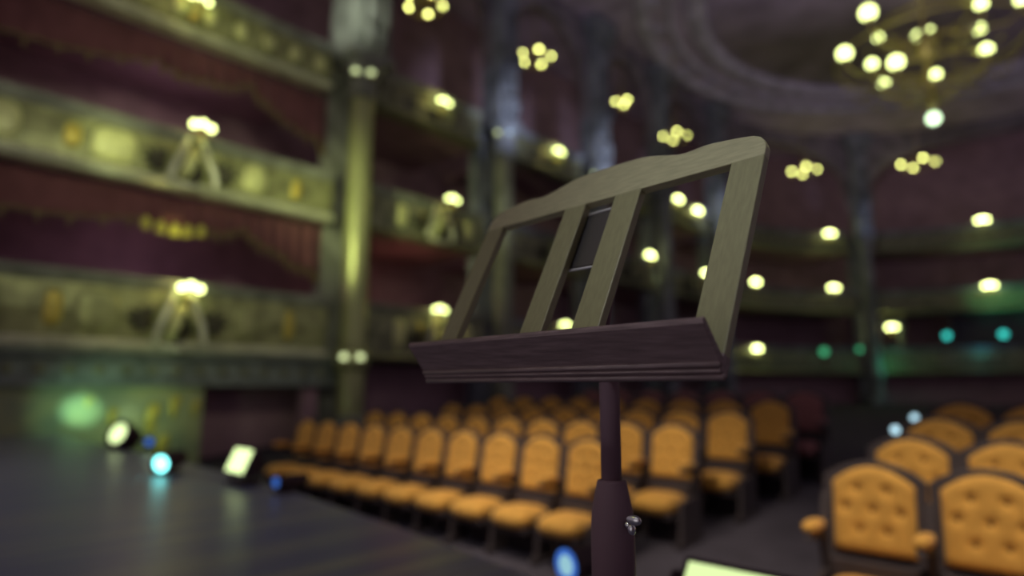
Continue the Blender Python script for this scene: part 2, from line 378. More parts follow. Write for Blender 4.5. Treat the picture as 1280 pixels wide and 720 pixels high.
# ------------------------------------------------------------------ balconies: three tiers by seven bays
TIERS = [(.57, 1.86), (3.5, 4.62), (6.5, 7.56)]
TN = ['lowest', 'middle', 'top']
BN = ['beside the stage', 'just past the gilded column', 'between second and third columns', 'between third and fourth columns', 'between fourth and fifth columns',
      'on the curve left of the back column', 'at the back right of the back column']
HOT = {}
for t, (zb, zt) in enumerate(TIERS):
    for i in range(len(edges) - 1):
        g = .5 if t < 2 else .68
        a, b = edges[i] + (g if i else .05), edges[i + 1] - g
        root = thing('balcony', '%s tier balcony front %s' % (TN[t], BN[i]), 'balcony', (0, 0, 0), 0, 'theatre balconies')
        p, d, nn = at((a + b) / 2); root.location = (p.x, p.y, zb)
        off = Vector((-p.x, -p.y, -zb))
        def B(mb, name, m, parent=root, bevel=0., off=off):
            mb.v = [tuple(Vector(v) + off) for v in mb.v]; return mb.build(name, m, parent, bevel)
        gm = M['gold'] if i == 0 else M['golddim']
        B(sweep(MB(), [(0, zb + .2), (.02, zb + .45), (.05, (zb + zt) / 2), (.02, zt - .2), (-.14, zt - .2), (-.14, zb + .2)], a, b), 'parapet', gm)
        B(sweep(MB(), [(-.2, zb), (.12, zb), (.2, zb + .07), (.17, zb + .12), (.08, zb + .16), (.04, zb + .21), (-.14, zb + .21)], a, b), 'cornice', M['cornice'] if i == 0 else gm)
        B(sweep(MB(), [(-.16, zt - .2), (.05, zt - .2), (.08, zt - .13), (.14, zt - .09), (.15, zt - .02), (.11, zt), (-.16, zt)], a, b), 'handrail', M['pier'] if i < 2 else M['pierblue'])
        B(sweep(MB(), [(-2.95, zb + .04), (-.21, zb + .04), (-.21, zb + .2), (-2.95, zb + .2)], a, b), 'floor_slab', M['maroon'])
        # relief work on the front
        def slab(mb, s0, s1, z0, z1, o0=.03, o1=.085):
            n = max(1, int((s1 - s0) / .5)); vs = []
            for k in range(n + 1):
                p, d, nn = at(s0 + (s1 - s0) * k / n)
                for o_, z in ((o0, z0), (o1, z0), (o1, z1), (o0, z1)): vs.append((p.x + nn.x * o_, p.y + nn.y * o_, z))
            fs = [(k * 4 + e, k * 4 + 4 + e, k * 4 + 4 + (e + 1) % 4, k * 4 + (e + 1) % 4) for k in range(n) for e in range(4)] + [(0, 1, 2, 3), (n * 4 + 3, n * 4 + 2, n * 4 + 1, n * 4)]
            mb.add(vs, fs)
        def oval(mb, s0, s1, z0, z1, o=.055):
            sc, hs, zc_, hz = (s0 + s1) / 2, (s1 - s0) / 2, (z0 + z1) / 2, (z1 - z0) / 2
            def f(u, v):
                a = 2 * PI * u; q = lambda t: math.copysign(abs(t) ** .7, t)
                r = (.2 + .8 * v) if v < 1 else 1
                p, d, nn = at(sc + hs * q(math.cos(a)) * r * 1.08)
                oo = o + .05 * math.sqrt(max(0, 1 - r * r)) - (.04 if v == 1 else 0)
                return (p.x + nn.x * oo, p.y + nn.y * oo, zc_ + hz * q(math.sin(a)) * r)
            mb.grid(f, 24, 5)
            n0 = len(mb.v); ring = [tuple(f(k / 24, 0)) for k in range(24)]; mb.add(ring, [tuple(range(24))])
        def P(s, o_, z): p, d, nn = at(s); return Vector((p.x + nn.x * o_, p.y + nn.y * o_, z))
        z0, z1 = zb + .28, zt - .26
        if t < 2:
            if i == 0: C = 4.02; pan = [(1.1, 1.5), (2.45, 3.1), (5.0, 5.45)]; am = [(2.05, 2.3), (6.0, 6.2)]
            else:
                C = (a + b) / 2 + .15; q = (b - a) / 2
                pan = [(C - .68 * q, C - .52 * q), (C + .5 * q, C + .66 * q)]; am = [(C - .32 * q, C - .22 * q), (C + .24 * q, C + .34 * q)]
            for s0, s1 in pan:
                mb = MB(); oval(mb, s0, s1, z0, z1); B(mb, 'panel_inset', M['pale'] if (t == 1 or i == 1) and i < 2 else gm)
            for s0, s1 in am:
                mb = MB(); oval(mb, s0, s1, z0 + .08, z1 - .08); B(mb, 'gilt_inset', M['amber'] if i < 2 else gm)
            if i < 5:
                # winged cartouche: tall shield with a kneeling figure, scrolls and dark leaf sprays
                mb = MB()
                zc = (zb + zt) / 2; hh = (zt - zb)
                for k in (-1, 1):
                    mb.tube([P(C + k * .12, .16, zt - .12), P(C + k * .22, .2, zc + .15), P(C + k * .34, .22, zc - .15), P(C + k * .40, .2, zb + .2), P(C + k * .3, .17, zb + .1)], [.05, .06, .065, .06, .05], 8)
                mb.tube([P(C - .34, .18, zb + .12), P(C, .22, zb + .06), P(C + .34, .18, zb + .12)], .06, 8)
                B(mb, 'cartouche_frame', M['cornice'] if i < 2 else gm)
                mb = MB(); q = P(C, .1, zc - .05)
                mb.ball(q, .26, 14, 8, (.35, 1, 1.4)); B(mb, 'cartouche', M['bronze'])
                mb = MB()
                mb.tube([P(C - .2, .2, zb + .2), P(C - .1, .25, zc - .1), P(C - .02, .24, zc + .22)], [.09, .11, .07], 8); mb.ball(P(C, .26, zc + .36), .075)
                mb.tube([P(C - .02, .26, zc + .2), P(C + .14, .28, zc), P(C + .2, .25, zc - .2)], [.05, .04, .035], 8)
                B(mb, 'relief_figure', M['pale'] if i < 2 else gm)
                for k in (-1, 1):
                    mb = MB()
                    for j in range(6):
                        c0 = P(C + k * (.42 + .02 * j), .06, zc - .1); ang = R_(-50 + 28 * j); l = .42 - .03 * abs(j - 3)
                        tip = P(C + k * (.44 + l * math.cos(ang)), .1, zc - .1 + l * .75 * math.sin(ang))
                        mb.tube([c0, c0.lerp(tip, .5), tip], [.03, .085, .015], 6)
                    B(mb, 'leaf_spray', M['bronze'])
        else:
            mb = MB(); n = max(3, int((b - a) / .55))
            for k in range(n):
                s = a + (b - a) * (k + .5) / n
                mb.ball(P(s, .05, (z0 + z1) / 2), .17, 10, 6, (.5, .8, 1.15))
            B(mb, 'medallion', M['pale'] if i == 0 else gm)['kind'] = 'stuff'

# curtains with gold fringe in the two stage boxes
def valance(ztop, pts, label, fringe_mat, x=-12.25, tassels=()):
    root = thing('box_curtain', label, 'curtain', (x, pts[0][0], ztop), 0)
    L = []
    for (y0, z0), (y1, z1) in zip(pts, pts[1:]):
        sag = .10 if abs(y1 - y0) > .6 else .04
        for k in range(16):
            t = k / 16; L.append((y0 + (y1 - y0) * t, z0 + (z1 - z0) * t - sag * math.sin(PI * t)))
    L.append(pts[-1]); n = len(L) - 1
    mb = MB()
    def f(u, v):
        y, z = L[int(round(u * n))]
        return (.07 * math.sin(y * 21) * (.35 + v), y - pts[0][0], (z - ztop) * v)
    mb.grid(f, n, 6); o = mb.build('drape', M['curtain'], root)
    sd = o.modifiers.new('thickness', 'SOLIDIFY'); sd.thickness = .02
    mb = MB(); mb.tube([(.09 + .05 * math.sin(y * 21), y - pts[0][0], z - ztop) for y, z in L], .028, 6)
    for k in range(0, n, 3):
        y, z = L[k]; mb.lathe([(.012, 0), (.03, -.04), (.035, -.14), (.01, -.16)], 6, (.09 + .05 * math.sin(y * 21), y - pts[0][0], z - ztop))
    mb.build('fringe', fringe_mat, root)
    for y, z in tassels:
        MB().lathe([(.02, .06), (.06, .02), (.075, -.06), (.085, -.16), (.02, -.18)], 12, (.16, y - pts[0][0], z - ztop)).build('tassel', M['fringe_lit'], root)  # brightly lit stretch of the fringe, its brightness painted in
valance(6.5, [(1.0, 5.6), (3.38, 5.95), (4.3, 5.92), (5.08, 6.15), (5.55, 5.8), (6.65, 5.42), (6.9, 5.25)], 'maroon swagged curtain with gold fringe hanging above the middle stage box', M['fringe'])
valance(3.5, [(1.0, 2.8), (3.36, 2.96), (4.38, 2.96), (5.2, 3.1), (5.9, 2.75), (6.62, 2.48), (6.9, 2.35)], 'maroon swagged curtain with gold fringe hanging above the lowest stage box', M['fringe'], tassels=((3.42, 2.93), (3.66, 2.90), (3.90, 2.89), (4.12, 2.90), (4.36, 2.94)))

# ------------------------------------------------------------------ wall lamps on the balcony fronts
def globe_lamp(x, y, z, label, r, em, shade=True, n=3, sp=.17):
    r *= .62
    s = near(x, y); p, d, nn = at(s); rz = math.atan2(nn.y, nn.x)
    o = (Vector((x, y)) - p).dot(nn)
    root = thing('wall_lamp', label, 'lamp', (x, y, z), rz, 'three-globe wall lamps on the balcony fronts')
    MB().lathe([(.02, 0), (.10, .01), (.09, .03), (.03, .05)], 14, (-o + .03, 0, -.25), Matrix.Rotation(PI / 2, 3, 'Y')).build('backplate', M['brass'], root)
    mb = MB().tube([(-o + .05, 0, -.25), (-.12, 0, -.32), (0, 0, -.24), (0, 0, -.12)], .018, 8)
    for k in range(n):
        yy = (k - (n - 1) / 2) * sp
        if abs(yy) > .01: mb.tube([(0, 0, -.2), (0, yy * .6, -.22), (0, yy, -r * 1.1)], .012, 6)
    mb.build('bracket', M['brass'], root)
    for k in range(n):
        yy = (k - (n - 1) / 2) * sp; zz = .05 if k == n // 2 else 0
        MB().lathe([(.012, -r * 1.3), (r * .34, -r * 1.15), (r * .4, -r * .85)], 12, (0, yy, zz)).build('globe_holder', M['brass'], root)
        MB().ball((0, yy, zz), r).build('globe', em, root)
    return root
LAMPS = [
    (-11.62, 4.08, 4.74, 'three-globe lamp on the middle balcony front beside the stage', .10, 0),
    (-11.62, 4.10, 1.72, 'three-globe lamp on the lowest balcony front beside the stage', .10, 0),
    (-11.60, 3.85, 7.18, 'three-globe lamp on the top balcony front beside the stage', .075, 0),
    (-11.66, 9.93, 7.28, 'three-globe lamp on the top balcony just past the gilded column', .085, 0),
    (-11.65, 10.25, 4.73, 'three-globe lamp on the middle balcony just past the gilded column', .085, 0),
    (-11.66, 9.9, 1.85, 'three-globe lamp on the lowest balcony, partly behind the left slat', .085, 0),
    (-11.72, 14.72, 7.31, 'three-globe lamp on the top balcony just past the second column', .095, 0),
    (-11.72, 14.93, 1.83, 'three-globe lamp on the lowest balcony showing between the two middle slats', .09, 0),
    (-11.76, 22.46, 7.49, 'upper left of two top-balcony lamps seen through the right opening', .11, 1),
    (-11.76, 24.16, 7.37, 'lower right of two top-balcony lamps seen through the right opening', .11, 1),
    (-11.72, 20.05, 4.79, 'left lamp of three middle-balcony lamps seen through the right opening', .10, 1),
    (-11.74, 21.2, 4.18, 'lowest lamp of three middle-balcony lamps seen through the right opening', .10, 1),
    (-11.70, 24.53, 4.71, 'lamp peeping out half hidden behind the right slat of the stand', .10, 1),
    (-11.22, 28.55, 4.77, 'middle-balcony lamp just right of the stand, above another lamp', .12, 1),
    (-11.26, 28.36, 1.69, 'lowest-balcony lamp just right of the stand, near the shelf corner', .12, 1),
    (-9.04, 32.7, 7.47, 'top-balcony lamp just left of the back column', .12, 1),
    (-9.05, 32.66, 4.74, 'middle-balcony lamp just left of the back column', .12, 1),
    (-3.28, 35.73, 7.69, 'top-balcony lamp at the far right of the house', .13, 1),
    (-3.30, 35.73, 4.59, 'middle-balcony lamp at the far right above the green glow', .13, 1),
    (-7.09, 34.36, 2.81, 'low lamp between two posts just right of the back column', .12, 1),
]
for x, y, z, lab, r, far in LAMPS: globe_lamp(x, y, z, lab, r, M['e_globe_far' if far else 'e_globe'], sp=.15 if not far else .17)

# ring lamps with five globes hanging before the upper arches
def ring_lamp(x, y, z, R, r, rot, label, em, n=5):
    root = thing('ring_lamp', label, 'lamp', (x, y, z), rot, 'ring lamps before the upper arches')
    MB().tube([(R * math.cos(2 * PI * k / 24), R * math.sin(2 * PI * k / 24), -r * 1.3) for k in range(25)], .022, 8).build('ring', M['brass'], root)
    mb = MB().tube([(0, 0, -.3), (0, 0, 1.0), (0, 0, 12.55 - z)], .014, 8)
    for k in range(n):
        a = 2 * PI * k / n; mb.tube([(0, 0, .35), (R * .6 * math.cos(a), R * .6 * math.sin(a), .12), (R * math.cos(a), R * math.sin(a), -r * 1.2)], .012, 6)
    mb.ball((0, 0, -.3), .06); mb.build('hanger', M['brass'], root)
    for k in range(n):
        a = 2 * PI * k / n; c = (R * math.cos(a), R * math.sin(a), 0)
        MB().lathe([(.012, -r * 1.3), (r * .34, -r * 1.15), (r * .4, -r * .85)], 12, c).build('globe_holder', M['brass'], root)
        MB().ball(c, r).build('globe', em, root)
RL = [(-11.5, 9.05, 9.56, .46, .06, R_(56), 'five-globe ring lamp cut by the top edge, right of the gilded column', 0, 5),
      (-11.5, 13.35, 9.86, .46, .06, R_(36), 'five-globe ring lamp high between the second and third columns', 0, 5),
      (-11.5, 18.1, 10.08, .24, .06, R_(-10), 'tight three-globe ring lamp high just right of the third column', 0, 3),
      (-10.05, 19.15, 8.70, .40, .055, R_(38), 'four-globe ring lamp right above the bowed top of the stand', 0, 4),
      (-9.55, 31.2, 10.46, .56, .08, R_(26), 'four-globe ring lamp right of the stand, left of the back column', 1, 4),
      (-5.35, 34.4, 10.64, .72, .08, R_(26), 'four-globe ring lamp below the chandelier, right of the back column', 1, 4)]
for x, y, z, R, r, rot, lab, far, n in RL: ring_lamp(x, y, z, R, r, rot, lab, M['ringglobe'], n)

# ------------------------------------------------------------------ great chandelier
CX, CY, CZ = -2.637, 20.0, 7.365
ch = thing('chandelier', 'large gold chandelier with many glowing globes hanging from the dome', 'chandelier', (CX, CY, CZ))
MB().lathe([(.02, .2), (.10, .28), (.16, .42), (.08, .55), (.05, .8), (.14, .95), (.22, 1.15), (.1, 1.35), (.06, 1.6), (.2, 1.9), (.32, 2.2), (.14, 2.5), (.06, 2.8), (.05, 8.0)], 20).build('stem', M['agedbrass'], ch)
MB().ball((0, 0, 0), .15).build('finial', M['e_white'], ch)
for r, z in ((1.35, 1.25), (2.3, 2.0), (1.1, 2.9)):
    MB().tube([(r * math.cos(2 * PI * k / 48), r * math.sin(2 * PI * k / 48), z) for k in range(49)], .045, 8).build('hoop', M['agedbrass'], ch)
BUL = [((-1.42, -2.73, 1.36), .2), ((-.63, -3.54, 1.81), .21), ((-1.11, -.12, 2.83), .13), ((-.92, -2.2, 1.09), .15), ((-.3, -2.65, .72), .2), ((-1.11, .04, 1.47), .15),
       ((-.35, 1.47, 3.26), .17), ((.37, -1.7, 1.78), .06), ((1.08, 2.24, 3.25), .17), ((1.37, -.65, 1.25), .17), ((1.47, -2.07, 1.81), .15), ((.35, -1.47, .62), .13), ((-.26, 1.83, 4.53), .07), ((2.15, .18, 2.7), .15)]
for c, r in BUL:
    r *= .82
    c = Vector(c); h = Vector((c.x, c.y, 0)); dn = h.normalized()
    z0 = max(.9, min(2.6, c.z - .1))
    mb = MB().tube([dn * .1 + Vector((0, 0, z0)), h * .45 + Vector((0, 0, min(z0, c.z) - .35)), h * .85 + Vector((0, 0, c.z - r - .38)), h + Vector((0, 0, c.z - r - .2)), h + Vector((0, 0, c.z - r))], [.045, .04, .035, .03, .03], 8)
    mb.tube([h * .45 + Vector((0, 0, min(z0, c.z) - .35)), h * .55 + Vector((0, 0, c.z - .1)), h * .68 + Vector((0, 0, c.z - .22))], [.03, .025, .02], 6)
    arm = mb.build('arm', M['agedbrass'], ch)
    MB().lathe([(.02, -r - .16), (r * .4, -r - .04), (r * .5, -r * .82), (r * .3, -r * .85)], 14, c).build('candle_cup', M['agedbrass'], arm)
    MB().ball(c, r, 16, 10).build('globe', M['e_chand'], arm)
mb = MB()
for k in range(12):
    a = 2 * PI * k / 12
    for j in range(7):
        t = j / 6; r = 1.35 + .95 * t; z = 1.25 + .75 * t - .5 * math.sin(PI * t)
        mb.ball((r * math.cos(a), r * math.sin(a), z), .05, 8, 5)
    for j in range(6):
        t = j / 5; r = .2 + 1.1 * t; z = .55 + .7 * t - .2 * math.sin(PI * t)
        mb.ball((r * math.cos(a + .2), r * math.sin(a + .2), z), .05, 8, 5)
mb.build('bead_garland', M['agedbrass'], ch)['kind'] = 'stuff'

# ------------------------------------------------------------------ theatre seats
def seat_thing():
    root = thing('theatre_seat', 'seat', 'seat', (0, 0, 0))
    W, z0, zc, za = .212, .515, .89, .985
    def top(x): return zc + (za - zc) * (1 - (x / W) ** 2)
    dim = [(-.075, .86), (.075, .86), (-.14, .755), (0, .75), (.14, .745), (-.07, .64), (.07, .64)]
    tilt = .16
    def cush(u, v):
        x = -W + 2 * W * u; z = z0 + (top(x) - z0) * v
        e = min(1, min(u, 1 - u) / .12) * min(1, min(v, 1 - v) / .12); e = math.sqrt(max(0, e * (2 - e)))
        y = -.035 * e
        for dx, dz in dim: y += .024 * math.exp(-((x - dx) ** 2 + (z - dz) ** 2) / .0007) * (e > .3)
        return (x, -.075 + y + (z - z0) * tilt, z)
    MB().grid(cush, 30, 32).build('backrest', M['seat'], root)
    mb = MB()
    for dx, dz in dim: mb.ball((dx, -.088 + (dz - z0) * tilt, dz), .015, 10, 6, (1, .6, 1))
    mb.build('button', M['seatbtn'], root)
    F = .266
    ft = [(F - 2 * F * k / 16) for k in range(17)]
    poly = [(-F, .46), (F, .46)] + [(x, zc + .03 + (za - zc) * (1 - (x / F) ** 2)) for x in ft]
    MB().prism(poly, lambda a, b, d: (a, d + (b - z0) * tilt, b), -.072, -.03).build('back_frame', M['seatframe'], root, .008)
    def sq(u, v):                                      # closed super-ellipsoid seat pad
        a = 2 * PI * u; b = -PI / 2 + PI * v
        ce = lambda t, p: math.copysign(abs(math.cos(t)) ** p, math.cos(t)); se = lambda t, p: math.copysign(abs(math.sin(t)) ** p, math.sin(t))
        return (.208 * ce(b, .6) * ce(a, .4), -.31 + .225 * ce(b, .75) * se(a, .5), .325 + .098 * se(b, 1.0))
    MB().grid(sq, 36, 14).build('seat_cushion', M['seat'], root)
    MB().box((0, -.29, .245), (.42, .38, .05)).box((0, -.12, .36), (.44, .05, .24)).box((0, -.20, .11), (.48, .05, .26)).build('seat_pan', M['seatframe'], root, .01)  # lowest board added to hide the black gaps under the seat
    def arm(sx):
        o = MB().prism([(-.44, 0), (-.06, 0), (-.04, .5), (.0, .80), (-.03, .82), (-.09, .64), (-.36, .635), (-.375, .60), (-.13, .575), (-.11, .40), (-.40, .36), (-.42, .12)], lambda a, b, d: (d, a, b), sx - .02, sx + .02).box((sx, -.25, .02), (.07, .46, .04)).build('side_panel', M['seatframe'], root, .006)
        p = MB().grid(lambda u, v: (sx + .042 * math.copysign(abs(math.cos(2 * PI * u)) ** .6, math.cos(2 * PI * u)) * math.cos(PI * (v - .5)) ** .5 if 0 < v < 1 else sx,
                                    -.25 + .12 * math.copysign(abs(math.sin(2 * PI * u)) ** .6, math.sin(2 * PI * u)) * (math.cos(PI * (v - .5)) ** .5 if 0 < v < 1 else 0), .66 + .032 * math.sin(PI * (v - .5))), 20, 8).build('arm_pad', M['seat'], o)
    arm(-.262)
    return root, arm
seat0, arm_fn = seat_thing()
end0 = thing('theatre_seat', 'seat', 'seat')            # same seat with a second arm, for the ends of rows
for c in list(seat0.children): copy_tree(c, end0)
src = [c for c in seat0.children if c.name.startswith('side_panel')][0]
e2 = copy_tree(src, end0); e2.location = (.524, 0, 0)
used = {'a': False, 'b': False}
RED = {}
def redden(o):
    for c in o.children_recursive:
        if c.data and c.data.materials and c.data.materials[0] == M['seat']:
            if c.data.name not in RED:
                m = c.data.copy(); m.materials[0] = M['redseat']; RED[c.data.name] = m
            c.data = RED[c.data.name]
def place_seat(x, y, z, label, group, end=False, rz=0., red=False):
    k = 'b' if end else 'a'; proto = end0 if end else seat0
    o = proto if not used[k] else copy_tree(proto)
    used[k] = True
    o.location = (x, y, z); o.rotation_euler = (0, 0, rz); o['label'] = label; o['group'] = group
    if red: redden(o)
# the aisle end of each left row steps back, as the aisle runs
ROWS = [(-3.34, 10), (-3.02, 10), (-2.88, 9), (-2.78, 9), (-2.7, 7)]
for r, (xe, n) in enumerate(ROWS):
    y = 4.5 + .9 * r
    for k in range(n):
        pos = 'at the aisle end' if k == 0 else '%s from the aisle end' % ORD[k]
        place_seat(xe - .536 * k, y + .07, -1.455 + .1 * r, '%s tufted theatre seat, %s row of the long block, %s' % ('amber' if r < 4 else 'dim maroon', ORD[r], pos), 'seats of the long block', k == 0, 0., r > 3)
for r in range(4):
    y = 4.1 + .9 * r
    for k, x in enumerate((-1.03 + .03 * r, -.49 + .02 * r)):
        place_seat(x, y + .06, -1.445 + .1 * r, 'large amber tufted seat, %s row of the near right block, %s' % (ORD[r], 'beside the aisle' if k == 0 else 'second from the aisle'), 'seats of the near right block', k == 1)
for x, y, z, lab in ((-1.33, 6.25, -.366, 'small round aisle light, the lower left of two'), (-1.345, 7.12, -.296, 'small round aisle light, the upper right of two')):
    root = thing('aisle_light', lab + ' left of the near right block', 'aisle light', (x, y, floor_z(y)), 0, 'aisle lights')
    h = z - floor_z(y)
    MB().box((0, 0, h / 2 - .02), (.04, .04, h - .04)).box((0, 0, .01), (.12, .12, .02)).build('post', M['seatframe'], root)
    MB().lathe([(.038, -.02), (.04, .03), (.034, .035)], 16, (0, 0, h), Matrix.Rotation(PI / 2, 3, 'X')).build('housing', M['seatframe'], root)
    MB().lathe([(.032, .036), (.028, .045), (.006, .05)], 16, (0, 0, h), Matrix.Rotation(PI / 2, 3, 'X')).build('lens', M['e_led'], root)

# ------------------------------------------------------------------ lights standing on the stage
def flood(x, y, w, h, tilt, label, rz=0., lift=.06, em='e_panel'):
    root = thing('floodlight', label, 'floodlight', (x, y, ZS), rz)
    mx = Matrix.Rotation(R_(-tilt), 3, 'X'); c = Vector((0, 0, h / 2 + lift))
    mb = MB()
    f = lambda a, b, d: mx @ Vector((a, d, b)) + c
    a, b = w / 2, h / 2
    mb.prism([(-a - .02, -b - .02), (a + .02, -b - .02), (a + .02, b + .02), (-a - .02, b + .02)], f, 0., .05)
    mb.prism([(-a * .7, -b * .7), (a * .7, -b * .7), (a * .7, b * .7), (-a * .7, b * .7)], f, .05, .13)
    for k in range(6): mb.prism([(-a * .6 + k * a * .24 - .006, -b * .6), (-a * .6 + k * a * .24 + .006, -b * .6), (-a * .6 + k * a * .24 + .006, b * .6), (-a * .6 + k * a * .24 - .006, b * .6)], f, .13, .16)
    mb.build('housing', M['lampblack'], root, .006)
    MB().prism([(-a, -b), (a, -b), (a, b), (-a, b)], f, -.006, .0).build('lens', M[em], root, .004)
    MB().tube([(-a - .035, .03, .06 + h / 2), (-a - .035, .03, .02), (a + .035, .03, .02), (a + .035, .03, .06 + h / 2)], .012, 8).box((0, .03, .012), (w * .8, .16, .024)).build('yoke', M['lampblack'], root)
    for k in (-1, 1): MB().lathe([(.02, 0), (.022, .02), (.012, .03)], 10, (k * (a + .03), .03, .06 + h / 2), Matrix.Rotation(k * PI / 2, 3, 'Y')).build('knob', M['lampblack'], root)
    return root
flood(-4.88, 2.17, .29, .18, 24, 'square floodlight glowing pale green at the stage edge left of the seats', 0., .09, 'e_flood')
flood(-.795, 1.93, .50, .13, 40, 'wide bright floodlight at the bottom edge, below the near seats', R_(1))
def par(x, y, r, hc, label, lens, rz=0., tilt=0., ell=1.):
    root = thing('spotlight', label, 'spotlight', (x, y, ZS), rz)
    mx = Matrix.Rotation(R_(90 - tilt), 3, 'X'); c = Vector((0, 0, hc))      # lens looks to -Y
    mb = MB().lathe([(.4 * r, -.24), (.75 * r, -.22), (.95 * r, -.12), (1.05 * r, 0), (1.12 * r, .02), (1.12 * r, .035), (1.0 * r, .035)], 24, c, mx)
    mb.build('can', M['lampblack'], root)
    MB().lathe([(r * .98, .02), (r * .8, .034), (r * .4, .044), (.005, .048)], 24, c, mx).build('lens', lens, root)
    if lens is M['e_ice']: MB().lathe([(r * 1.0, .026), (r * 1.1, .026), (r * 1.1, .037), (r * 1.0, .037)], 24, c, mx).build('lens_rim', M['e_blue'], root)
    MB().tube([(-r * 1.2, .05, hc), (-r * 1.2, .05, .02), (r * 1.2, .05, .02), (r * 1.2, .05, hc)], .01, 8).box((0, .05, .008), (r * 2, .14, .016)).build('yoke', M['lampblack'], root)
    return root
par(-8.55, 2.36, .15, .18, 'round floodlight with a pale glowing lens, farthest left on the stage', M['e_flood'], R_(26), 22)
par(-7.98, 2.5, .055, .12, 'small dark spotlight with a dim blue lens behind the cyan one', M['e_blue'], R_(75))
par(-5.88, 1.97, .085, .10, 'spotlight with a bright cyan lens reflected in the stage boards', M['e_cyan'], R_(35), -6)
par(-4.28, 2.2, .045, .08, 'small spotlight with a deep blue lens at the left end of the seats', M['e_blue'], R_(10))
par(-1.432, 1.85, .051, .122, 'small spotlight with an ice blue lens just left of the stand pole', M['e_ice'], R_(-8), 0)

# ------------------------------------------------------------------ music stand
BX = Vector((-.534, .624, .020)); U = Vector((.9974, -.0720, 0)); V = Vector((.032, .446, .8945)).normalized(); Nn = U.cross(V).normalized()
FOOT = Vector((-.513, .752, ZS))
ms = thing('music_stand', 'wooden open-slat music stand on a black pole, in sharp focus', 'music stand', FOOT)
def D(u, v, n): return BX + U * u + V * v + Nn * n - FOOT
T = .013
half = [(.257, .287), (.257, .303), (.2535, .313), (.247, .321), (.237, .3265), (.222, .330), (.20, .3335), (.18, .336), (.165, .3365), (.15, .3345), (.138, .3335), (.126, .335), (.11, .3395), (.092, .3455), (.075, .350), (.06, .353), (.03, .3545)]
out = half + [(-u, v) for u, v in reversed(half)]
def wood(poly, name, m, d0=0., d1=-T, bevel=.0015):
    mb = MB(); mb.prism(poly, lambda a, b, d: (a, d, b), d0, d1)   # local: x=u, y=-n, z=v
    mb.v = [(x, -y, z) for x, y, z in mb.v]
    o = mb.build(name, m, ms, bevel)
    mx = Matrix((U, -Nn, V)).transposed().to_4x4(); mx.translation = BX - FOOT
    o.matrix_local = mx
    return o
wood(out, 'top_rail', M['wood_h'])
for a, b in ((-.257, -.215), (-.068, -.025), (.031, .077), (.2135, .257)):
    wood([(a, .0), (b, .0), (b, .2885), (a, .2885)], 'slat', M['wood_v'], -.0004, -T)
wood([(-.257, -.006), (.257, -.006), (.257, .016), (-.257, .016)], 'bottom_rail', M['wood_shaded'], .0004, -T - .002)
# the shelf leans up towards the player, its plain underside faces us
mb = MB()
prof = [(0, .0005), (.0225, .0475), (.026, .0495), (.0305, .0475), (.0095, .0005)]
n = len(prof)
vs = [D(-.258, v, nn) for v, nn in prof] + [D(.258, v, nn) for v, nn in prof]
mb.add(vs, [tuple(range(n)), tuple(reversed(range(n, 2 * n)))] + [(i, n + i, n + (i + 1) % n, (i + 1) % n) for i in range(n)])
mb.build('shelf', M['wood_shaded'], ms, .001)
MB().tube([D(-.257, .0005, .003), D(.257, .0005, .003)], .0032, 8).build('bead_moulding', M['wood_shaded'], ms)
MB().tube([D(-.257, -.0075, -.009), D(.257, -.0075, -.009)], .004, 8).build('bead_moulding', M['wood_shaded'], ms)
# bracket plate behind the middle slats, pale strips imitate its edge highlights
wood([(-.05, .178), (.058, .178), (.058, .276), (-.05, .276)], 'bracket_plate', M['plate'], -.016, -.019, .0008)
for v in (.279, .1735):
    MB().tube([D(-.058, v, -.0165), D(.071, v, -.0150)], .0019, 8).build('edge_highlight', M['plate_glint'], ms)
for u in (-.05, .062):
    for v in (.279, .1735): MB().tube([D(u, v, -.0135), D(u, v, -.021)], .004, 10).build('screw', M['chrome'], ms)
# tilt joint, pole, clutch, knob, tripod
LZ = lambda z: z - ZS
MB().tube([D(.055, .19, -.021), D(.056, .11, -.022), D(.045, .05, -.05), Vector((0, 0, LZ(.035)))], [.009, .010, .010, .011], 10).build('bracket_arm', M['blackmetal'], ms)
MB().lathe([(.0143, LZ(-.19)), (.0143, LZ(.040)), (.011, LZ(.045))], 28).build('pole', M['blackmetal'], ms)
MB().lathe([(.0165, LZ(-.128)), (.0195, LZ(-.129)), (.0205, LZ(-.132)), (.0235, LZ(-.146)), (.0285, LZ(-.170)), (.0300, LZ(-.20)), (.0300, LZ(-.262)), (.026, LZ(-.27)), (.015, LZ(-.272))], 32).build('clutch', M['blackmetal'], ms)
MB().tube([(.024, -.005, LZ(-.183)), (.038, -.016, LZ(-.181))], .005, 10).build('knob_screw', M['chrome'], ms)
MB().ball((.049, -.024, LZ(-.172)), .008, 14, 10, (1.5, .55, .85)).ball((.043, -.02, LZ(-.185)), .006, 12, 8, (1, .8, 1.3)).build('wing_knob', M['chrome'], ms)
MB().lathe([(.0175, LZ(-.70)), (.0175, LZ(-.26))], 24).build('lower_pole', M['blackmetal'], ms)
for k in range(3):
    a = R_(100 + 120 * k); c, s_ = math.cos(a), math.sin(a)
    lg = MB().tube([(.015 * c, .015 * s_, .20), (.12 * c, .12 * s_, .10), (.24 * c, .24 * s_, .012)], [.010, .010, .009], 10).build('leg', M['blackmetal'], ms)
    MB().ball((.245 * c, .245 * s_, .012), .0125, 10, 8).build('rubber_foot', M['lampblack'], lg)

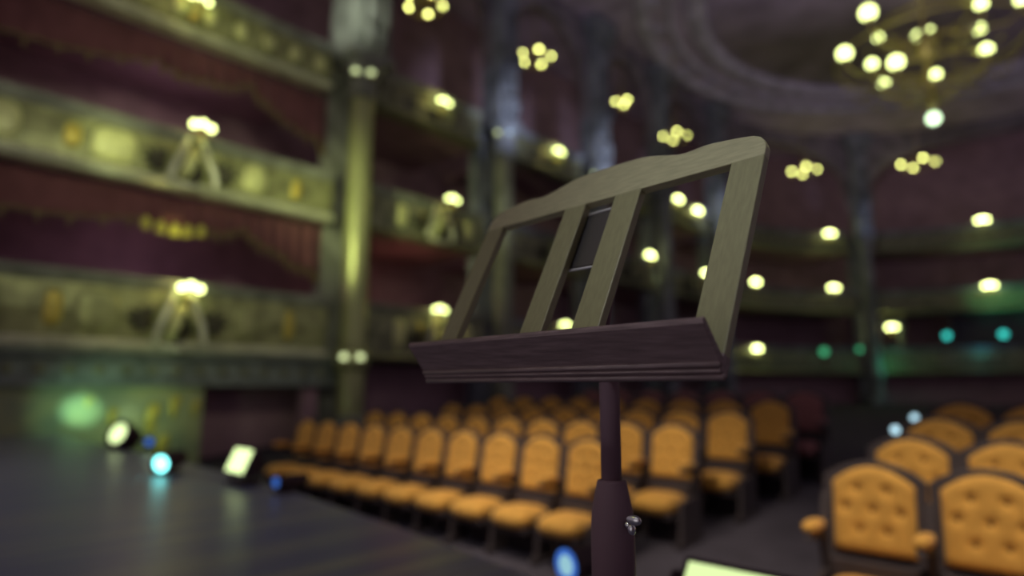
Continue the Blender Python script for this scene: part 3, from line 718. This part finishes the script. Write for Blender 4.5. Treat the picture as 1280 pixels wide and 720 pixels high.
# ------------------------------------------------------------------ control booth and coloured lamps at the back
bt = thing('control_booth', 'dark blue control booth at the back under the middle balcony', 'booth', (-3.0, 37.1, .78))
MB().box((0, 0, .65), (4.2, .5, 1.3)).box((0, -.05, 1.33), (4.3, .7, .08)).build('counter', M['steelblue'], bt, .02)
MB().box((0, .9, 1.3), (4.2, .1, 2.6)).build('rear_panel', M['steelblue'], bt, .02)
for x in (-2.1, 2.1): MB().box((x, .3, 1.3), (.12, .9, 2.6)).build('post', M['steelblue'], bt, .02)
for x, y, z, lab, em, r in ((-5.03, 35.05, 2.33, 'teal glowing lamp at the back, left of two', 'e_teal', .16), (-3.0, 35.6, 2.32, 'teal glowing lamp at the back, right of two', 'e_teal', .17),
                            (-9.5, 31.95, 1.63, 'green glowing lamp at the back left of the back column, larger', 'e_green', .19), (-8.28, 33.2, 1.75, 'green glowing lamp just left of the back column, smaller', 'e_green', .13),
                            ):
    root = thing('stage_lamp', lab, 'lamp', (x, y, z), 0, 'coloured lamps at the back of the house')
    MB().lathe([(r * .5, -.3), (r * .8, -.25), (r * 1.1, 0), (r * 1.1, .03), (r, .03)], 20, (0, 0, 0), Matrix.Rotation(PI / 2, 3, 'X')).build('housing', M['lampblack'], root)
    MB().lathe([(r, .02), (r * .7, .05), (.01, .07)], 20, (0, 0, 0), Matrix.Rotation(PI / 2, 3, 'X')).build('lens', M[em], root)
    MB().tube([(0, .15, 0), (0, .15, -.45)], .02, 8).build('stem', M['lampblack'], root)
gate = thing('doorway_frame', 'pair of green lit posts under a low lamp near the back column', 'door frame', (-7.6, 35.4, .78))
for x in (-.62, .62): MB().box((x, 0, 1.1), (.26, .26, 2.2)).box((x, 0, .1), (.34, .34, .2)).build('post', M['frieze'], gate, .02)
MB().box((0, 0, 2.28), (1.7, .3, .2)).build('lintel', M['frieze'], gate, .02)

# ------------------------------------------------------------------ light
def light(kind, loc, energy, col, size=.2, aim=None, spot=None, blend=.6, sy=None):
    l = bpy.data.lights.new(kind.lower() + '_lamp', kind); l.energy = energy; l.color = col
    if kind == 'AREA':
        l.size = size
        if sy: l.shape = 'RECTANGLE'; l.size_y = sy
    else: l.shadow_soft_size = size
    if kind == 'SPOT': l.spot_size = R_(spot); l.spot_blend = blend
    o = bpy.data.objects.new(l.name, l); COL.objects.link(o); o.location = loc
    if aim is not None: o.rotation_euler = (Vector(aim) - Vector(loc)).to_track_quat('-Z', 'Y').to_euler()
    return o
YG = (.90, 1.0, .42)
# proscenium spots over the front of the stage wash the first rows of seats
for x, e in ((-7.5, 70), (-5.7, 190), (-3.9, 480), (-.7, 500)):
    light('SPOT', (x + .3, 2.6, 3.3), e, (1.0, .86, .68), .35, (x, 4.35, -1.0), 54, 1.0)
light('SPOT', (-2.6, 2.4, 3.0), 270, (1.0, .86, .68), .35, (-2.75, 5.9, -.7), 23, 1.0)
for x, e in ((-6.0, 22), (-4.0, 60), (-2.0, 45)):  # unseen low front fill, added to brighten cushions and seat fronts
    light('SPOT', (x + 1.0, 2.5, .9), e, (1.0, .86, .68), .3, (x, 4.1, -1.15), 44, 1.0)
# work lights on the music stand, a white one and a yellow one
light('SPOT', (-.5, -1.7, 2.9), 350, (.88, .94, 1.0), .3, (-.30, .75, .31), 9, 1.0)
light('SPOT', (-2.2, -1.6, 2.6), 13, (.95, 1.0, .12), .3, (-.58, .7, .10), 16, 1.0)
# dim stage wash
light('SPOT', (-6.0, -2.0, 5.0), 120, (.58, .70, 1.0), .8, (-5.4, .9, -.74), 62, 1.0)
light('SPOT', (-8.5, -1.0, 4.5), 60, (1.0, .98, .8), .8, (-8.0, 1.2, -.74), 50, 1.0)
# unseen mauve fill from the proscenium, added to brighten the upper house
light('SPOT', (-1.5, 1.0, 3.5), 3200, (.90, .78, 1.0), 1.0, (-4, 30, 15.0), 42, 1.0)
light('SPOT', (-1.0, 2.0, 3.5), 1100, (.84, .82, 1.0), 1.0, (-11, 17, 12.5), 36, 1.0)
light('AREA', (-.6, -1.6, -.1), 2, (1.0, .92, .90), 1.2, (-.55, .6, .05))  # unseen low fill, added to lift the dark shelf underside
light('SPOT', (-3.5, 2.0, 4.6), 640, (.96, 1.0, .62), .6, (-12, 4.3, 3.9), 62, 1.0)  # unseen wide yellow fill, added to brighten the stage boxes
light('POINT', (-12.9, 9.75, 2.45), 6, (1.0, .34, .22), .1)
for z in (2.6, 5.4, 8.4):  # unseen mauve fills, added to lift the dark box interiors
    light('POINT', (-13.3, 4.0, z), 9, (1.0, .66, .80), .4)
# follow spots and lamp light on the balcony fronts
light('SPOT', (-7.0, 1.2, 3.6), 460, YG, .3, (-11.9, 2.7, 4.12), 15, .8)
light('SPOT', (-6.5, 3.5, 3.2), 330, YG, .3, (-11.9, 4.7, 4.0), 18, 1.0)
light('SPOT', (-7.0, 2.5, 2.2), 60, YG, .3, (-11.9, 3.2, 1.3), 26, 1.0)
light('SPOT', (-6.5, 3.0, 5.5), 130, YG, .3, (-11.9, 4.3, 6.95), 24, .9)
light('SPOT', (-9.0, 1.6, 3.4), 1050, YG, .3, (-11.55, 7.45, 3.9), 36, 1.0)
light('SPOT', (-8.3, 2.6, 6.6), 1250, (.90, 1.0, .82), .3, (-11.6, 7.2, 8.3), 20, 1.0)
light('SPOT', (-6.0, 9.0, 3.5), 200, YG, .3, (-11.8, 9.2, 4.1), 16, .9)
light('SPOT', (-9.5, 3.6, 1.6), 190, (1.0, 1.0, .30), .08, (-12.2, 3.9, 2.88), 11, .9)
for x, y, z, lab, r, far in LAMPS:
    p, d, nn = at(near(x, y))
    light('POINT', (x + nn.x * .12 - d.x * .16, y + nn.y * .12 - d.y * .16, z + .06), 3 if not far else 2.5, (1.0, .80, .22), .06)
light('SPOT', (-9.4, 1.2, -.1), 620, (.42, 1.0, .60), .05, (-12, 2.72, -.38), 12, 1.0)
light('SPOT', (-9.4, 1.2, -.1), 110, (.45, 1.0, .55), .05, (-12, 3.0, -.4), 40, 1.0)
light('POINT', (-11.2, 3.6, -.5), 6, (.7, 1.0, .45), .1)
light('POINT', (CX, CY - .2, CZ + 1.8), 30, (1.0, .9, .4), 1.2)
light('SPOT', (-3.0, 34.3, 2.0), 150, (.14, 1.0, .46), .15, (-2.9, 35.9, 3.75), 75, 1.0)
light('POINT', (-7.0, 33.6, 1.0), 8, (.10, 1.0, .45), .15)
light('POINT', (-3.8, 35.4, 1.6), 3, (.10, .75, .9), .3)
for y in (12.1, 16.7, 25):
    light('SPOT', (-7.5, y - 1.5, 6.0), 620, (.74, .82, 1.0), .3, (-11.4, y, 7.6), 36, .9)
light('SPOT', (-7.5, 9.4, 4.0), 110, (.92, 1.0, .82), .3, (-11.5, 12.1, 4.7), 24, 1.0)
light('SPOT', (-6.2, 31.5, 6.0), 130, (.62, .72, 1.0), .3, (-7.7, 33.6, 8.2), 30, .9)

W = bpy.data.worlds.new('world'); S.world = W; W.use_nodes = True
W.node_tree.nodes['Background'].inputs[0].default_value = (1.0, .82, .94, 1)
W.node_tree.nodes['Background'].inputs[1].default_value = .16

# ------------------------------------------------------------------ camera
F = 780.; ph = math.atan(123 / F); al = math.atan(845 * math.cos(ph) / F)
fwd = Vector((-math.cos(al) * math.cos(ph), math.sin(al) * math.cos(ph), math.sin(ph)))
rgt = Vector((math.sin(al), math.cos(al), 0)); up = rgt.cross(fwd)
cd = bpy.data.cameras.new('camera'); cam = bpy.data.objects.new('camera', cd); COL.objects.link(cam)
mw = Matrix((rgt, up, -fwd)).transposed().to_4x4(); cam.matrix_world = mw
cd.sensor_width = 36; cd.lens = F / 1280 * 36; cd.clip_start = .02; cd.clip_end = 200
cd.dof.use_dof = True; cd.dof.focus_distance = .76; cd.dof.aperture_fstop = 1.36; cd.dof.aperture_blades = 0
S.camera = cam
S.view_settings.view_transform = 'Standard'; S.view_settings.look = 'None'; S.view_settings.gamma = 1; S.view_settings.exposure = 0
S.view_settings.use_curve_mapping = False
cy = S.cycles
cy.use_denoising = True; cy.use_adaptive_sampling = False; cy.sample_clamp_indirect = 2.0; cy.max_bounces = 6; cy.caustics_reflective = False; cy.caustics_refractive = False
